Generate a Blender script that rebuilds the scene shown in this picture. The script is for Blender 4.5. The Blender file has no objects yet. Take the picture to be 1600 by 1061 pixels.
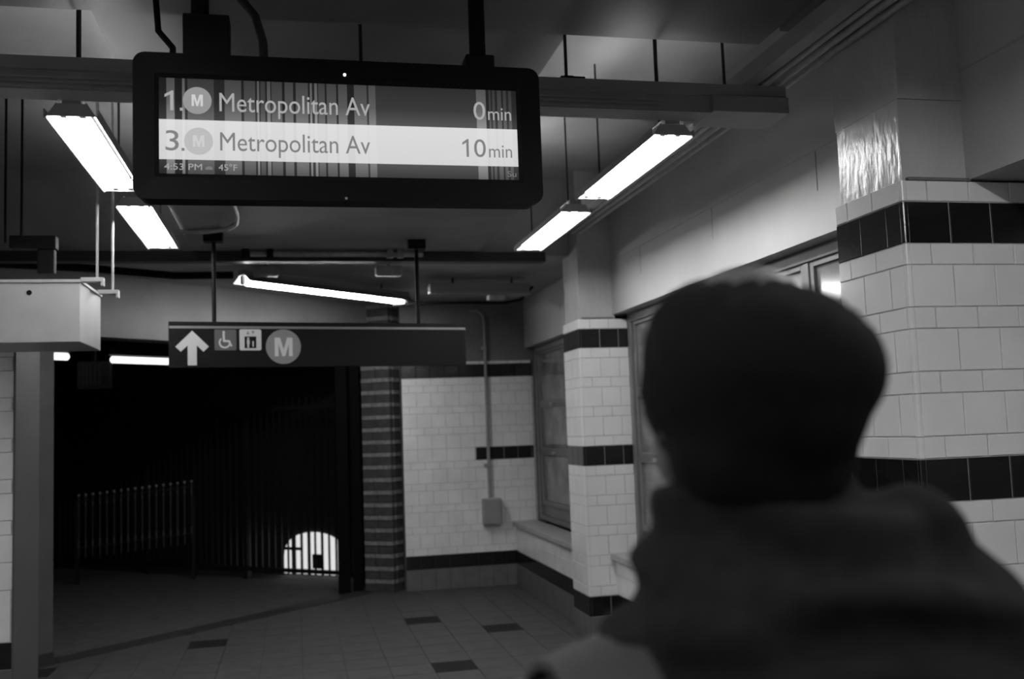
import bpy, bmesh, math, random
from mathutils import Vector, Matrix, Euler, noise

random.seed(7)
S = bpy.context.scene
C = bpy.context.collection
PI = math.pi

# ------------------------------------------------------------------ camera
cam_d = bpy.data.cameras.new('camera')
cam = bpy.data.objects.new('camera', cam_d)
C.objects.link(cam)
S.camera = cam
cam_d.sensor_fit = 'HORIZONTAL'
cam_d.sensor_width = 36.0
cam_d.lens = 1556.0 / 1600.0 * 36.0
cam_d.clip_start = 0.02
cam_d.clip_end = 200
ax = Vector((0.9764, -0.2134, -0.0360))     # image right, in the world
dn = Vector((-0.0160, 0.0942, -0.9954))     # image down
fw = Vector((0.2151, 0.9725, 0.0878))       # viewing direction
fw.normalize()
ax = (ax - fw * ax.dot(fw)).normalized()
upv = ax.cross(fw).normalized()
cam.matrix_world = Matrix(((ax.x, upv.x, -fw.x, 0.0), (ax.y, upv.y, -fw.y, 0.0),
                           (ax.z, upv.z, -fw.z, 1.70), (0, 0, 0, 1)))
cam_d.dof.use_dof = True
cam_d.dof.focus_distance = 3.6
cam_d.dof.aperture_fstop = 2.8

# ------------------------------------------------------------------ world, exposure
W = bpy.data.worlds.new('night')
S.world = W
W.use_nodes = True
W.node_tree.nodes['Background'].inputs[0].default_value = (0.004, 0.004, 0.004, 1)
W.node_tree.nodes['Background'].inputs[1].default_value = 0.12
S.view_settings.view_transform = 'Standard'
S.view_settings.look = 'None'
S.view_settings.exposure = 0.0
S.view_settings.gamma = 1.0
S.view_settings.use_curve_mapping = False
try:
    S.cycles.max_bounces = 8
    S.cycles.diffuse_bounces = 5
    S.cycles.glossy_bounces = 3
    S.cycles.caustics_reflective = False
    S.cycles.caustics_refractive = False
    S.cycles.sample_clamp_indirect = 6
except Exception:
    pass
TUBE = 52.0          # radiance of the fluorescent tubes
TUBE_DIAG = 85.0
TUBE_OUT = 1.6

# ------------------------------------------------------------------ materials
MATS = {}


def mat(name, v, rough=0.6, var=0.0, vscale=6.0, bump=0.0, bscale=40.0, spec=0.5, metal=0.0, stretch=(1, 1, 1), coat=0.0):
    m = bpy.data.materials.new(name)
    m.use_nodes = True
    nt = m.node_tree
    b = nt.nodes['Principled BSDF']
    b.inputs['Base Color'].default_value = (v, v, v, 1)
    b.inputs['Roughness'].default_value = rough
    b.inputs['Metallic'].default_value = metal
    b.inputs['Specular IOR Level'].default_value = spec
    if coat:
        b.inputs['Coat Weight'].default_value = coat
        b.inputs['Coat Roughness'].default_value = 0.1
    tc = nt.nodes.new('ShaderNodeNewGeometry')
    mp = nt.nodes.new('ShaderNodeMapping')
    mp.inputs['Scale'].default_value = stretch
    nt.links.new(tc.outputs['Position'], mp.inputs['Vector'])
    if var:
        n = nt.nodes.new('ShaderNodeTexNoise')
        n.inputs['Scale'].default_value = vscale
        n.inputs['Detail'].default_value = 5
        r = nt.nodes.new('ShaderNodeMapRange')
        r.inputs['From Min'].default_value = 0.3
        r.inputs['From Max'].default_value = 0.7
        r.inputs['To Min'].default_value = v * (1 - var)
        r.inputs['To Max'].default_value = v * (1 + var)
        cb = nt.nodes.new('ShaderNodeCombineColor')
        nt.links.new(mp.outputs['Vector'], n.inputs['Vector'])
        nt.links.new(n.outputs['Fac'], r.inputs['Value'])
        for k in range(3):
            nt.links.new(r.outputs['Result'], cb.inputs[k])
        nt.links.new(cb.outputs['Color'], b.inputs['Base Color'])
    if bump:
        n2 = nt.nodes.new('ShaderNodeTexNoise')
        n2.inputs['Scale'].default_value = bscale
        n2.inputs['Detail'].default_value = 4
        bp = nt.nodes.new('ShaderNodeBump')
        bp.inputs['Strength'].default_value = bump
        bp.inputs['Distance'].default_value = 0.02
        nt.links.new(mp.outputs['Vector'], n2.inputs['Vector'])
        nt.links.new(n2.outputs['Fac'], bp.inputs['Height'])
        nt.links.new(bp.outputs['Normal'], b.inputs['Normal'])
    MATS[name] = m
    return m


def emit(name, strength, v=1.0):
    m = bpy.data.materials.new(name)
    m.use_nodes = True
    nt = m.node_tree
    nt.nodes.remove(nt.nodes['Principled BSDF'])
    e = nt.nodes.new('ShaderNodeEmission')
    e.inputs['Color'].default_value = (v, v, v, 1)
    e.inputs['Strength'].default_value = strength
    nt.links.new(e.outputs[0], nt.nodes['Material Output'].inputs['Surface'])
    MATS[name] = m
    return m


mat('tile_white', 0.76, 0.16, 0.06, 3.0, 0.03, 30)
mat('tile_white_soft', 0.80, 0.22, 0.08, 4.0, 0.03, 30)
mat('tile_black', 0.010, 0.14, 0.2, 5.0, 0.03, 30)
mat('grout', 0.34, 0.9, 0.2, 30)
mat('grout_pale', 0.46, 0.9, 0.2, 30)
mat('base_tile', 0.11, 0.5, 0.15, 8)
mat('floor_tile', 0.064, 0.6, 0.18, 9, 0.02, 60, spec=0.25)
mat('floor_tile_dark', 0.014, 0.8, 0.2, 9, spec=0.15)
mat('floor_grout', 0.045, 0.9)
mat('asphalt', 0.055, 0.85, 0.3, 7, 0.1, 90)
mat('threshold', 0.022, 0.6, 0.2, 10)
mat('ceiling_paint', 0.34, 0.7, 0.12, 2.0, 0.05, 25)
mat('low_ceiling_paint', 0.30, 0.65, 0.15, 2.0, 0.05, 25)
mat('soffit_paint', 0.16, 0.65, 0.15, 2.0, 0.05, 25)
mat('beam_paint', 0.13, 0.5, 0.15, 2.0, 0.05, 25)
mat('seam_paint', 0.37, 0.5)
mat('wall_paint', 0.41, 0.42, 0.08, 2.5, 0.06, 12)
mat('column_paint', 0.44, 0.27, 0.08, 4.0, 0.35, 26, stretch=(1, 1, 0.35))
mat('lintel_paint', 0.15, 0.6, 0.15, 3.0)
mat('steel_dark', 0.022, 0.45)
mat('steel_mid', 0.26, 0.45, 0.1, 6)
mat('steel_light', 0.30, 0.40, 0.1, 6)
mat('galvanised', 0.36, 0.35, 0.15, 20)
mat('panel_grey', 0.075, 0.55, 0.1, 4)
mat('black_metal', 0.006, 0.6, spec=0.1)
mat('black_case', 0.003, 0.5, 0.15, 30, 0.03, 200, spec=0.08)
mat('box_white', 0.36, 0.45, 0.06, 6)
mat('reflector', 0.80, 0.35)
mat('sign_black', 0.008, 0.6, spec=0.1)
mat('sign_stripe', 0.16, 0.5)
mat('sign_white', 0.52, 0.5)
mat('sign_grey', 0.20, 0.5)
mat('sign_blue', 0.085, 0.5)
mat('window_frame', 0.16, 0.42, 0.12, 8)
mat('glass', 0.19, 0.12, 0.45, 3.0)
mat('marble', 0.36, 0.35, 0.12, 12)
mat('brick_dark', 0.045, 0.7, 0.3, 12, 0.1, 60)
mat('brick_pale', 0.19, 0.6, 0.3, 25, 0.1, 60)
mat('mortar', 0.03, 0.9)
mat('fence_metal', 0.008, 0.45)
mat('gate_black', 0.004, 0.8, spec=0.05)
mat('fence_far', 0.05, 0.5)
mat('far_wall', 0.012, 0.9)
mat('coat', 0.007, 0.9, 0.2, 40, 0.15, 300, spec=0.15)
mat('scarf', 0.008, 0.95, 0.25, 40, 0.25, 220, spec=0.1)
mat('knit', 0.0035, 0.95, 0.25, 60, 0.3, 260, spec=0.1)
mat('skin', 0.07, 0.5, 0.08, 30)
mat('hair', 0.012, 0.5)
mat('trousers', 0.014, 0.85)
mat('shoe', 0.010, 0.4)
mat('strap', 0.016, 0.75, 0.1, 60, 0.1, 400)
emit('tube_lit', TUBE)
emit('tube_diag', TUBE_DIAG)
emit('tube_far', TUBE_OUT)
emit('lit_pane', 0.75)
emit('led', 1.6)

# ------------------------------------------------------------------ mesh helpers


class MB:
    """collects shapes, builds ONE mesh object"""

    def __init__(self):
        self.v = []
        self.f = []

    def add(self, vs, fs, M=None):
        o = len(self.v)
        for p in vs:
            p = Vector(p)
            self.v.append((M @ p) if M else p)
        for q in fs:
            self.f.append([i + o for i in q])
        return self

    def box(self, x0, x1, y0, y1, z0, z1, M=None):
        vs = [(x0, y0, z0), (x1, y0, z0), (x1, y1, z0), (x0, y1, z0), (x0, y0, z1), (x1, y0, z1), (x1, y1, z1), (x0, y1, z1)]
        fs = [(0, 3, 2, 1), (4, 5, 6, 7), (0, 1, 5, 4), (1, 2, 6, 5), (2, 3, 7, 6), (3, 0, 4, 7)]
        return self.add(vs, fs, M)

    def bbox(self, x0, x1, y0, y1, z0, z1, b, M=None):
        """box with chamfered edges"""
        bm = bmesh.new()
        bmesh.ops.create_cube(bm, size=1)
        for v in bm.verts:
            v.co = Vector(((x0 + x1) / 2 + v.co.x * (x1 - x0), (y0 + y1) / 2 + v.co.y * (y1 - y0), (z0 + z1) / 2 + v.co.z * (z1 - z0)))
        bmesh.ops.bevel(bm, geom=list(bm.edges), offset=b, segments=2, profile=0.6, affect='EDGES')
        return self.bm(bm, M)

    def bm(self, bm, M=None):
        bm.verts.index_update()
        self.add([v.co.copy() for v in bm.verts], [[v.index for v in f.verts] for f in bm.faces], M)
        bm.free()
        return self

    def prism(self, prof, y0, y1, M=None):
        """closed profile in XZ pushed along Y"""
        n = len(prof)
        vs = [(p[0], y0, p[1]) for p in prof] + [(p[0], y1, p[1]) for p in prof]
        fs = [(i, (i + 1) % n, n + (i + 1) % n, n + i) for i in range(n)]
        fs += [list(range(n - 1, -1, -1)), list(range(n, 2 * n))]
        return self.add(vs, fs, M)

    def poly(self, pts, z0, z1):
        """closed outline in XY from z0 to z1"""
        n = len(pts)
        vs = [(p[0], p[1], z0) for p in pts] + [(p[0], p[1], z1) for p in pts]
        fs = [(i, (i + 1) % n, n + (i + 1) % n, n + i) for i in range(n)]
        fs += [list(range(n - 1, -1, -1)), list(range(n, 2 * n))]
        return self.add(vs, fs)

    def tube(self, pts, r, n=10, cap=True, M=None):
        pts = [Vector(p) for p in pts]
        rings = []
        ref = None
        for i, p in enumerate(pts):
            if i == 0:
                t = pts[1] - p
            elif i == len(pts) - 1:
                t = p - pts[i - 1]
            else:
                t = (pts[i + 1] - p).normalized() + (p - pts[i - 1]).normalized()
            t.normalize()
            if ref is None:
                ref = Vector((0, 0, 1)) if abs(t.z) < 0.9 else Vector((1, 0, 0))
            a = (ref - t * ref.dot(t)).normalized()
            b = t.cross(a)
            ref = a
            rr = r[i] if isinstance(r, (list, tuple)) else r
            rings.append([p + (a * math.cos(2 * PI * k / n) + b * math.sin(2 * PI * k / n)) * rr for k in range(n)])
        vs = [q for ring in rings for q in ring]
        fs = []
        for i in range(len(pts) - 1):
            for k in range(n):
                fs.append((i * n + k, i * n + (k + 1) % n, (i + 1) * n + (k + 1) % n, (i + 1) * n + k))
        if cap:
            fs.append(list(range(n - 1, -1, -1)))
            fs.append([(len(pts) - 1) * n + k for k in range(n)])
        return self.add(vs, fs, M)

    def build(self, name, m, parent=None, smooth=False, loc=None):
        me = bpy.data.meshes.new(name)
        if loc:
            L = Vector(loc)
            me.from_pydata([v - L for v in self.v], [], self.f)
        else:
            me.from_pydata(self.v, [], self.f)
        me.materials.append(MATS[m] if isinstance(m, str) else m)
        bm = bmesh.new()
        bm.from_mesh(me)
        bmesh.ops.recalc_face_normals(bm, faces=bm.faces)
        bm.to_mesh(me)
        bm.free()
        if smooth:
            me.shade_smooth()
            try:
                me.set_sharp_from_angle(angle=math.radians(40))
            except Exception:
                pass
        o = bpy.data.objects.new(name, me)
        C.objects.link(o)
        if loc:
            o.location = loc
        if parent:
            put(o, parent)
        return o


def put(o, parent):
    o.parent = parent
    pm = world(parent)
    o.matrix_parent_inverse = pm.inverted()


def world(o):
    m = o.matrix_basis.copy()
    if o.parent:
        m = world(o.parent) @ o.matrix_parent_inverse @ m
    return m


def tag(o, label=None, cat=None, group=None, kind=None):
    if label:
        o['label'] = label
    if cat:
        o['category'] = cat
    if group:
        o['group'] = group
    if kind:
        o['kind'] = kind
    return o


def empty(name, loc=(0, 0, 0), rz=0.0):
    o = bpy.data.objects.new(name, None)
    o.empty_display_size = 0.05
    C.objects.link(o)
    o.location = loc
    o.rotation_euler = (0, 0, rz)
    return o


def struct(o, label, cat):
    return tag(o, label, cat, None, 'structure')


def box(name, m, dims, parent=None, bevel=0.0):
    b = MB()
    if bevel:
        b.bbox(*dims, bevel)
    else:
        b.box(*dims)
    return b.build(name, m, parent)


# ---- tiles laid one by one on a vertical face
TILE_MESH = {}


def tile_mesh(w, h, t, m, bev=0.0018):
    key = (round(w, 3), round(h, 3), round(t, 3), m)
    if key in TILE_MESH:
        return TILE_MESH[key]
    b = bev
    # local: x along the wall, z up, -y outward
    vs = [(0, 0, 0), (w, 0, 0), (w, 0, h), (0, 0, h),
          (0, -t + b, 0), (w, -t + b, 0), (w, -t + b, h), (0, -t + b, h),
          (b, -t, b), (w - b, -t, b), (w - b, -t, h - b), (b, -t, h - b)]
    fs = [(0, 1, 5, 4), (1, 2, 6, 5), (2, 3, 7, 6), (3, 0, 4, 7),
          (4, 5, 9, 8), (5, 6, 10, 9), (6, 7, 11, 10), (7, 4, 8, 11), (8, 9, 10, 11)]
    me = bpy.data.meshes.new('tile')
    me.from_pydata(vs, [], fs)
    me.materials.append(MATS[m])
    TILE_MESH[key] = me
    return me


JO = 0.0045


def lay_rows(parent, p0, ang, width, rows, t=0.010, tw=0.152, wobble=0.0):
    """rows: (z0, z1, material, offset fraction, u0, u1).  p0 is the left end of the face seen from its front, ang the face's turn about Z (0 faces -Y)"""
    Rm = Matrix.Rotation(ang, 4, 'Z')
    for (z0, z1, m, off, u0, u1) in rows:
        pitch = tw + JO
        u = u0 - off * pitch
        while u < u1 - 0.012:
            a = max(u, u0) + JO / 2
            b = min(u + tw + JO, u1) - JO / 2
            u += pitch
            if b - a < 0.012:
                continue
            me = tile_mesh(b - a, z1 - z0 - JO, t, m)
            o = bpy.data.objects.new('tile', me)
            C.objects.link(o)
            o.matrix_basis = Matrix.Translation(Vector((p0[0], p0[1], z0 + JO / 2))) @ Rm @ Matrix.Translation(Vector((a, random.uniform(-1, 1) * wobble, 0)))
            put(o, parent)


def course_rows(z_top, kinds, u0, u1, tall=0.1545, white='tile_white'):
    """rows from z_top downwards; kinds: k = black band, s = short white, t = tall white"""
    out = []
    z = z_top
    n = 0
    for k in kinds:
        h = {'k': tall, 't': tall, 's': tall * 0.51}[k]
        m = 'tile_black' if k == 'k' else white
        out.append((z - h, z, m, 0.5 if k == 's' else 0.0, u0, u1))
        z -= h
        n += 1
    return out, z


# ------------------------------------------------------------------ the shell: floors
AX = Vector((0.74, 0.672, 0)).normalized()      # direction of the slanted exit opening
BX = Vector((-AX.y, AX.x, 0))                   # outwards, to the platform
T0 = Vector((-1.85, 8.47, 0))                   # a point on the inner edge of the threshold


def clip_half(poly, p, n):
    """keep the side where (q-p).n <= 0"""
    out = []
    for i in range(len(poly)):
        a, b = poly[i], poly[(i + 1) % len(poly)]
        da = (a[0] - p.x) * n.x + (a[1] - p.y) * n.y
        db = (b[0] - p.x) * n.x + (b[1] - p.y) * n.y
        if da <= 0:
            out.append(a)
        if (da < 0 < db) or (db < 0 < da):
            t = da / (da - db)
            out.append((a[0] + (b[0] - a[0]) * t, a[1] + (b[1] - a[1]) * t))
    return out


fl_pts = clip_half([(-2.75, -4.2), (2.75, -4.2), (2.75, 11.4), (-2.75, 11.4)], T0 + BX * 0.1, BX)
floor = MB().poly(fl_pts, -0.08, -0.006).build('floor', 'floor_grout')
struct(floor, 'grey square-tiled station floor with a few dark tiles', 'floor')
P = 0.305
GX0, GY0 = 0.034, 7.45
dark_at = {(round((0.965 - GX0) / P), round((8.975 - GY0) / P)), (round((0.965 - GX0) / P), -1),
           (round((1.575 - GX0) / P), 3), (-3, 4), (-7, 2), (2, -6), (-4, -9), (5, -12)}
sq = {}
rest = MB()
for i in range(-9, 8):
    for j in range(-38, 12):
        x0, y0 = GX0 + i * P + 0.003, GY0 + j * P + 0.003
        x1, y1 = x0 + P - 0.006, y0 + P - 0.006
        if x1 > 2.42 or x0 < -2.7 or y1 > 10.95:
            x1 = min(x1, 2.42)
            y1 = min(y1, 10.95)
            if x1 - x0 < 0.02 or y1 - y0 < 0.02 or x0 < -2.7:
                continue
        if 2.20 < x1 and (3.2 < y1 and y0 < 3.75 or 7.55 < y1 and y0 < 8.1) and x0 > 2.2:
            continue
        pl = clip_half([(x0, y0), (x1, y0), (x1, y1), (x0, y1)], T0, BX)
        if len(pl) < 3:
            continue
        area = abs(sum(pl[k][0] * pl[(k + 1) % len(pl)][1] - pl[(k + 1) % len(pl)][0] * pl[k][1] for k in range(len(pl)))) / 2
        if area < 0.004:
            continue
        m = 'floor_tile_dark' if (i, j) in dark_at else 'floor_tile'
        if y0 < 6.3 or (x0 < -1.6 and y0 < 7.6):
            if m == 'floor_tile':
                rest.poly(pl, -0.006, 0.0)
                continue
        whole = len(pl) == 4 and area > (P - 0.007) ** 2
        if whole and m in sq:
            o = bpy.data.objects.new('floor_tile', sq[m])
            C.objects.link(o)
            o.location = (x0, y0, 0)
            put(o, floor)
        else:
            o = MB().poly(pl, -0.006, 0.0).build('floor_tile', m, floor, loc=(x0, y0, 0))
            if whole:
                sq[m] = o.data
tag(rest.build('floor_tile_field', 'floor_tile', floor), kind='stuff')

# threshold strip and the platform beyond it
e0, e1 = T0 - AX * 0.6, T0 + AX * 3.5
th = MB()
q = [e0, e1, e1 + BX * 0.22, e0 + BX * 0.22]
th.poly([(p.x, p.y) for p in q], -0.02, 0.006)
struct(th.build('trim_1', 'threshold'), 'dark threshold strip running slantwise across the exit opening', 'threshold')
q = [T0 + BX * 0.2 - AX * 9, T0 + BX * 0.2 + AX * 9, T0 + BX * 14 + AX * 9, T0 + BX * 14 - AX * 9]
pf = MB().poly([(p.x, p.y) for p in q], -0.3, -0.004).build('platform_floor', 'asphalt')
struct(pf, 'dark asphalt platform floor outside the exit opening', 'floor')

# ------------------------------------------------------------------ the shell: ceiling
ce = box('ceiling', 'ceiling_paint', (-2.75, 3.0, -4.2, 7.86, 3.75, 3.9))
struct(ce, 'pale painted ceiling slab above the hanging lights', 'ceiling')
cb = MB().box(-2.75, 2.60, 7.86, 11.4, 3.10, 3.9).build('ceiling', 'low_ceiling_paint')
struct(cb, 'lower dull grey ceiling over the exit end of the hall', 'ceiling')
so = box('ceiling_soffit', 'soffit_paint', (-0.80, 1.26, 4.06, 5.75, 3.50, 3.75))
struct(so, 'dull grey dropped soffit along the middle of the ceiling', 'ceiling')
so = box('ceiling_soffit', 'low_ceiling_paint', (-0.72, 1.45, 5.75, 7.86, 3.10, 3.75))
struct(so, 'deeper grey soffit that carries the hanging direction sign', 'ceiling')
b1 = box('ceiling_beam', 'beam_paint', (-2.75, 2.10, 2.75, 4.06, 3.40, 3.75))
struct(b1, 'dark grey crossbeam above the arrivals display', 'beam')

# ------------------------------------------------------------------ the shell: walls
XB = 2.52      # face of the long painted beam above the windows
XP = 2.225     # hall side of the tiled pillars
wr = MB()
wr.box(XB, 3.05, -4.2, 10.78, 2.575, 3.75)
wr = struct(wr.build('wall_right', 'wall_paint'), 'pale painted beam wall running above the right-hand windows', 'wall')
# fine joint on the beam face
box('seam_strip', 'seam_paint', (XB - 0.003, XB, -4.2, 10.7, 2.998, 3.006), wr)
for yy in (2.1, 4.35, 5.6, 6.9, 9.2):
    box('seam_strip', 'seam_paint', (XB - 0.003, XB, yy, yy + 0.006, 2.80, 2.998), wr)
wo = struct(box('wall_outer', 'far_wall', (2.95, 3.05, -4.2, 11.0, 0.0, 2.575)), 'dark outer wall behind the right-hand windows', 'wall')

# low tiled walls under the windows
def low_wall(name, x, y0, y1, label, detail=True):
    r = MB().box(x + 0.006, 2.95, y0, y1, 0, 0.635).build(name, 'grout_pale')
    MB().box(x + 0.005, x + 0.0065, y0, y1, 0, 0.367).build('grout_bed', 'floor_grout', r)
    MB().box(x + 0.005, x + 0.0065, y0, y1, 0.367, 0.635).build('grout_bed', 'grout_pale', r)
    struct(r, label, 'wall')
    rows = [(0.225, 0.367, 'tile_black', 0.0, 0.0, y1 - y0), (0.367, 0.52, 'tile_white_soft', 0.0, 0.0, y1 - y0),
            (0.52, 0.632, 'tile_white_soft', 0.5, 0.0, y1 - y0)]
    if detail:
        lay_rows(r, (x + 0.005, y1), -PI / 2, y1 - y0, rows, 0.005)
        lay_rows(r, (x + 0.005, y1), -PI / 2, y1 - y0, [(0.0, 0.225, 'base_tile', 0.0, 0.0, y1 - y0)], 0.005, tw=0.30)
    else:
        w = MB()
        w.box(x, x + 0.005, y0, y1, 0.225, 0.367)
        w.build('black_tile_band', 'tile_black', r)
        w = MB()
        w.box(x, x + 0.005, y0, y1, 0.37, 0.632)
        w.build('white_tile_field', 'tile_white_soft', r)
        w = MB()
        w.box(x, x + 0.005, y0, y1, 0.0, 0.222)
        w.build('base_tile', 'base_tile', r)
    return r


low_wall('wall_low', 2.34, 8.06, 10.72, 'low tiled wall under the window beside the far wall')
low_wall('wall_low', 2.45, 3.72, 7.60, 'low tiled wall under the window behind the person', True)
low_wall('wall_low', 2.72, -4.2, 3.24, 'low tiled wall under the window nearest the camera', False)


def sill(x, y0, y1, label):
    b = MB()
    b.bbox(x - 0.045, x + 0.22, y0, y1, 0.638, 0.690, 0.008)
    tag(b.build('window_sill', 'marble'), label, 'window sill', None, 'structure')


sill(2.34, 8.07, 10.70, 'stone sill of the window beside the far wall')
sill(2.45, 3.73, 7.585, 'stone sill running behind the person to the farther pillar')
sill(2.72, -4.2, 3.23, 'stone sill of the window nearest the camera')


def window(n, x, y0, y1, label, nbay):
    r = empty('window_%d' % n, (x, (y0 + y1) / 2, 0.70))
    struct(r, label, 'window')
    z0, z1 = 0.692, 2.575
    f = MB()
    f.bbox(x - 0.03, x + 0.08, y0, y0 + 0.06, z0, z1, 0.006)
    f.bbox(x - 0.03, x + 0.08, y1 - 0.06, y1, z0, z1, 0.006)
    f.bbox(x - 0.03, x + 0.08, y0 + 0.06, y1 - 0.06, z1 - 0.07, z1, 0.006)
    f.bbox(x - 0.03, x + 0.08, y0 + 0.06, y1 - 0.06, z0, z0 + 0.05, 0.006)
    f.build('window_frame', 'window_frame', r)
    iw = (y1 - y0 - 0.12) / nbay
    for k in range(nbay):
        a = y0 + 0.06 + k * iw
        b = a + iw
        if k:
            MB().bbox(x - 0.02, x + 0.06, a - 0.028, a + 0.028, z0 + 0.05, z1 - 0.07, 0.006).build('mullion', 'window_frame', r)
        a += 0.028
        b -= 0.028
        # kick panel below, three panes above
        MB().bbox(x + 0.005, x + 0.035, a, b, z0 + 0.05, 0.86, 0.004).build('kick_panel', 'window_frame', r)
        zs = [0.86, 1.42, 1.93, z1 - 0.07]
        for j in range(3):
            za, zb = zs[j], zs[j + 1]
            s = MB()
            s.bbox(x - 0.012, x + 0.030, a, a + 0.040, za, zb, 0.004)
            s.bbox(x - 0.012, x + 0.030, b - 0.040, b, za, zb, 0.004)
            s.bbox(x - 0.016, x + 0.030, a + 0.040, b - 0.040, za, za + 0.045, 0.004)
            s.bbox(x - 0.012, x + 0.030, a + 0.040, b - 0.040, zb - 0.030, zb, 0.004)
            s = s.build('sash', 'window_frame', r)
            MB().box(x + 0.008, x + 0.016, a + 0.03, b - 0.03, za + 0.03, zb - 0.02).build('pane', 'glass', s)
            if j < 2:
                h = MB().bbox(x - 0.045, x - 0.012, (a + b) / 2 - 0.035, (a + b) / 2 + 0.035, zb - 0.016, zb + 0.012, 0.004)
                h.build('latch', 'steel_light', s)


window(1, 2.64, 8.08, 10.70, 'grey-framed multi-pane window beside the far tiled wall', 2)
window(2, 2.66, 3.74, 7.59, 'grey-framed multi-pane window behind the person, between the two pillars', 4)
window(3, 2.84, -2.4, 3.23, 'grey-framed multi-pane window on the camera side of the nearer pillar', 5)


# tiled pillars
def pillar(y, x, ztop, w, label, tall=0.1545, tw=0.152):
    t = 0.005
    cw = 0.018
    dp_ = 0.465
    r = MB().box(x + t, x + w - t, y + t, y + dp_ - t, 0, ztop + 0.078).build('tiled_pillar', 'grout_pale')
    struct(r, label, 'pillar')
    zc = ztop + tall * 0.51
    kinds = 's' + 'k' + 'ststst' + 's' + 'k' + 'stststst' + 's' + 'k'
    for face in range(3):
        wd = w if face == 0 else dp_
        if face == 0:
            p0, ang = (x, y + t), 0.0
        elif face == 1:
            p0, ang = (x + t, y + dp_), -PI / 2
        else:
            p0, ang = (x + w - t, y), PI / 2
        u0 = cw if face != 1 else 0.0
        u1 = wd - cw if face != 2 else wd
        rows, zb = course_rows(zc, kinds, u0, u1, tall)
        rows.append((0.0, zb, 'base_tile', 0.0, u0, u1))
        lay_rows(r, p0, ang, wd, rows, t, tw=tw)
        if face == 0:
            # rounded corner pieces, one to a course
            for (z0, z1, m, off, ua, ub) in rows:
                for sgn, cx in ((1, x), (-1, x + w)):
                    pts = [(cx + sgn * cw, y), (cx + sgn * 0.007, y), (cx + sgn * 0.002, y + 0.002), (cx, y + 0.007), (cx, y + cw), (cx + sgn * cw, y + cw)]
                    MB().poly(pts, z0 + JO / 2, z1 - JO / 2).build('corner_tile', m, r)
    # painted concrete above the tiling
    MB().box(x + 0.022, XB + 0.02, y + 0.022, y + 0.45, zc, 2.885).build('plaster_block', 'column_paint', r)
    MB().box(x + 0.020, XB + 0.02, y + 0.010, y + 0.46, 2.885, 3.75).build('column_head', 'column_paint', r)
    MB().bbox(x + 0.035, XB + 0.01, y + 0.004, y + 0.03, zc + 0.001, zc + 0.014, 0.003).build('ledge_bead', 'lintel_paint', r)
    return r


pillar(3.25, XP, 2.487, 0.572, 'nearer white-tiled pillar with black bands, right of the person', 0.1585, 0.1735)
pillar(7.60, XP, 2.462, 0.475, 'farther white-tiled pillar with black bands, left of the person')

# far wall with its tiles
YB = 10.75
wb = MB().box(1.138, 3.05, YB + 0.010, YB + 0.25, 0, 3.10).build('wall_back', 'lintel_paint')
struct(wb, 'far white-tiled wall with black bands beside the brick pier', 'wall')
MB().box(1.14, 2.60, YB + 0.005, YB + 0.012, 0.367, 2.262).build('grout_bed', 'grout_pale', wb)
MB().box(1.14, 2.60, YB + 0.005, YB + 0.012, 0.0, 0.367).build('grout_bed', 'floor_grout', wb)
MB().box(1.14, 2.60, YB + 0.005, YB + 0.012, 2.262, 2.44).build('grout_bed', 'floor_grout', wb)
rows = [(0.0, 0.225, 'base_tile', 0.0, 0.0, 1.24), (0.225, 0.367, 'tile_black', 0.0, 0.0, 1.24)]
z = 0.367
zt = [0.0765, 0.152] * 20
k = 0
seq = []
while z < 2.25:
    h = zt[k]
    if abs(z - 1.375) < 0.06:
        h = 0.140
        seq.append((z, z + h, 'band'))
    else:
        if z < 1.375 < z + h:
            h = 1.375 - z
        if z + h > 2.262:
            h = 2.262 - z
        seq.append((z, z + h, 's' if k % 2 == 0 else 't'))
        k += 1
    z += h
for (a, b, kk) in seq:
    if b - a < 0.02:
        continue
    if kk == 'band':
        rows.append((a, b, 'tile_white_soft', 0.0, 0.0, 0.79))
        rows.append((a, b, 'tile_black', 0.0, 0.79, 1.44))
    else:
        rows.append((a, b, 'tile_white_soft', 0.5 if kk == 's' else 0.0, 0.0, 1.44))
rows.append((2.262, 2.405, 'tile_black', 0.0, 0.0, 1.44))
rows.append((2.405, 2.44, 'tile_white_soft', 0.5, 0.0, 1.44))
lay_rows(wb, (1.14, YB + 0.005), 0.0, 1.5, rows, 0.005)

# slanted lintel wall above the exit opening and its dark jamb
lw = MB()
p_a, p_b = T0 - AX * 0.9, T0 + AX * 3.62
q = [p_a + BX * 0.05, p_b + BX * 0.05, p_b + BX * 0.3, p_a + BX * 0.3]
lw.poly([(p.x, p.y) for p in q], 2.575, 3.10)
lw = struct(lw.build('wall_lintel', 'lintel_paint'), 'grey painted lintel wall slanting above the dark exit opening', 'wall')
jq = [Vector((-2.10, 8.27, 0)), Vector((-1.85, 8.47, 0)), Vector((-1.85, 8.47, 0)) + BX * 0.12, Vector((-2.10, 8.27, 0)) + BX * 0.12]
jb = MB().poly([(p.x, p.y) for p in jq], 0.10, 2.575).build('door_jamb', 'panel_grey')
struct(jb, 'dark grey steel jamb beside the left tiled pier', 'door jamb')
MB().poly([((p - AX * 0.0).x, p.y) for p in [jq[0] - BX * 0.015, jq[1] - BX * 0.015, jq[2], jq[3]]], 0.0, 0.10).build('jamb_foot', 'threshold', jb)
MB().poly([(p.x, p.y) for p in [jq[0] - BX * 0.008, jq[0] + AX * 0.012 - BX * 0.008, jq[0] + AX * 0.012, jq[0]]], 0.1, 2.5).build('jamb_bead', 'steel_dark', jb)
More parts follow.
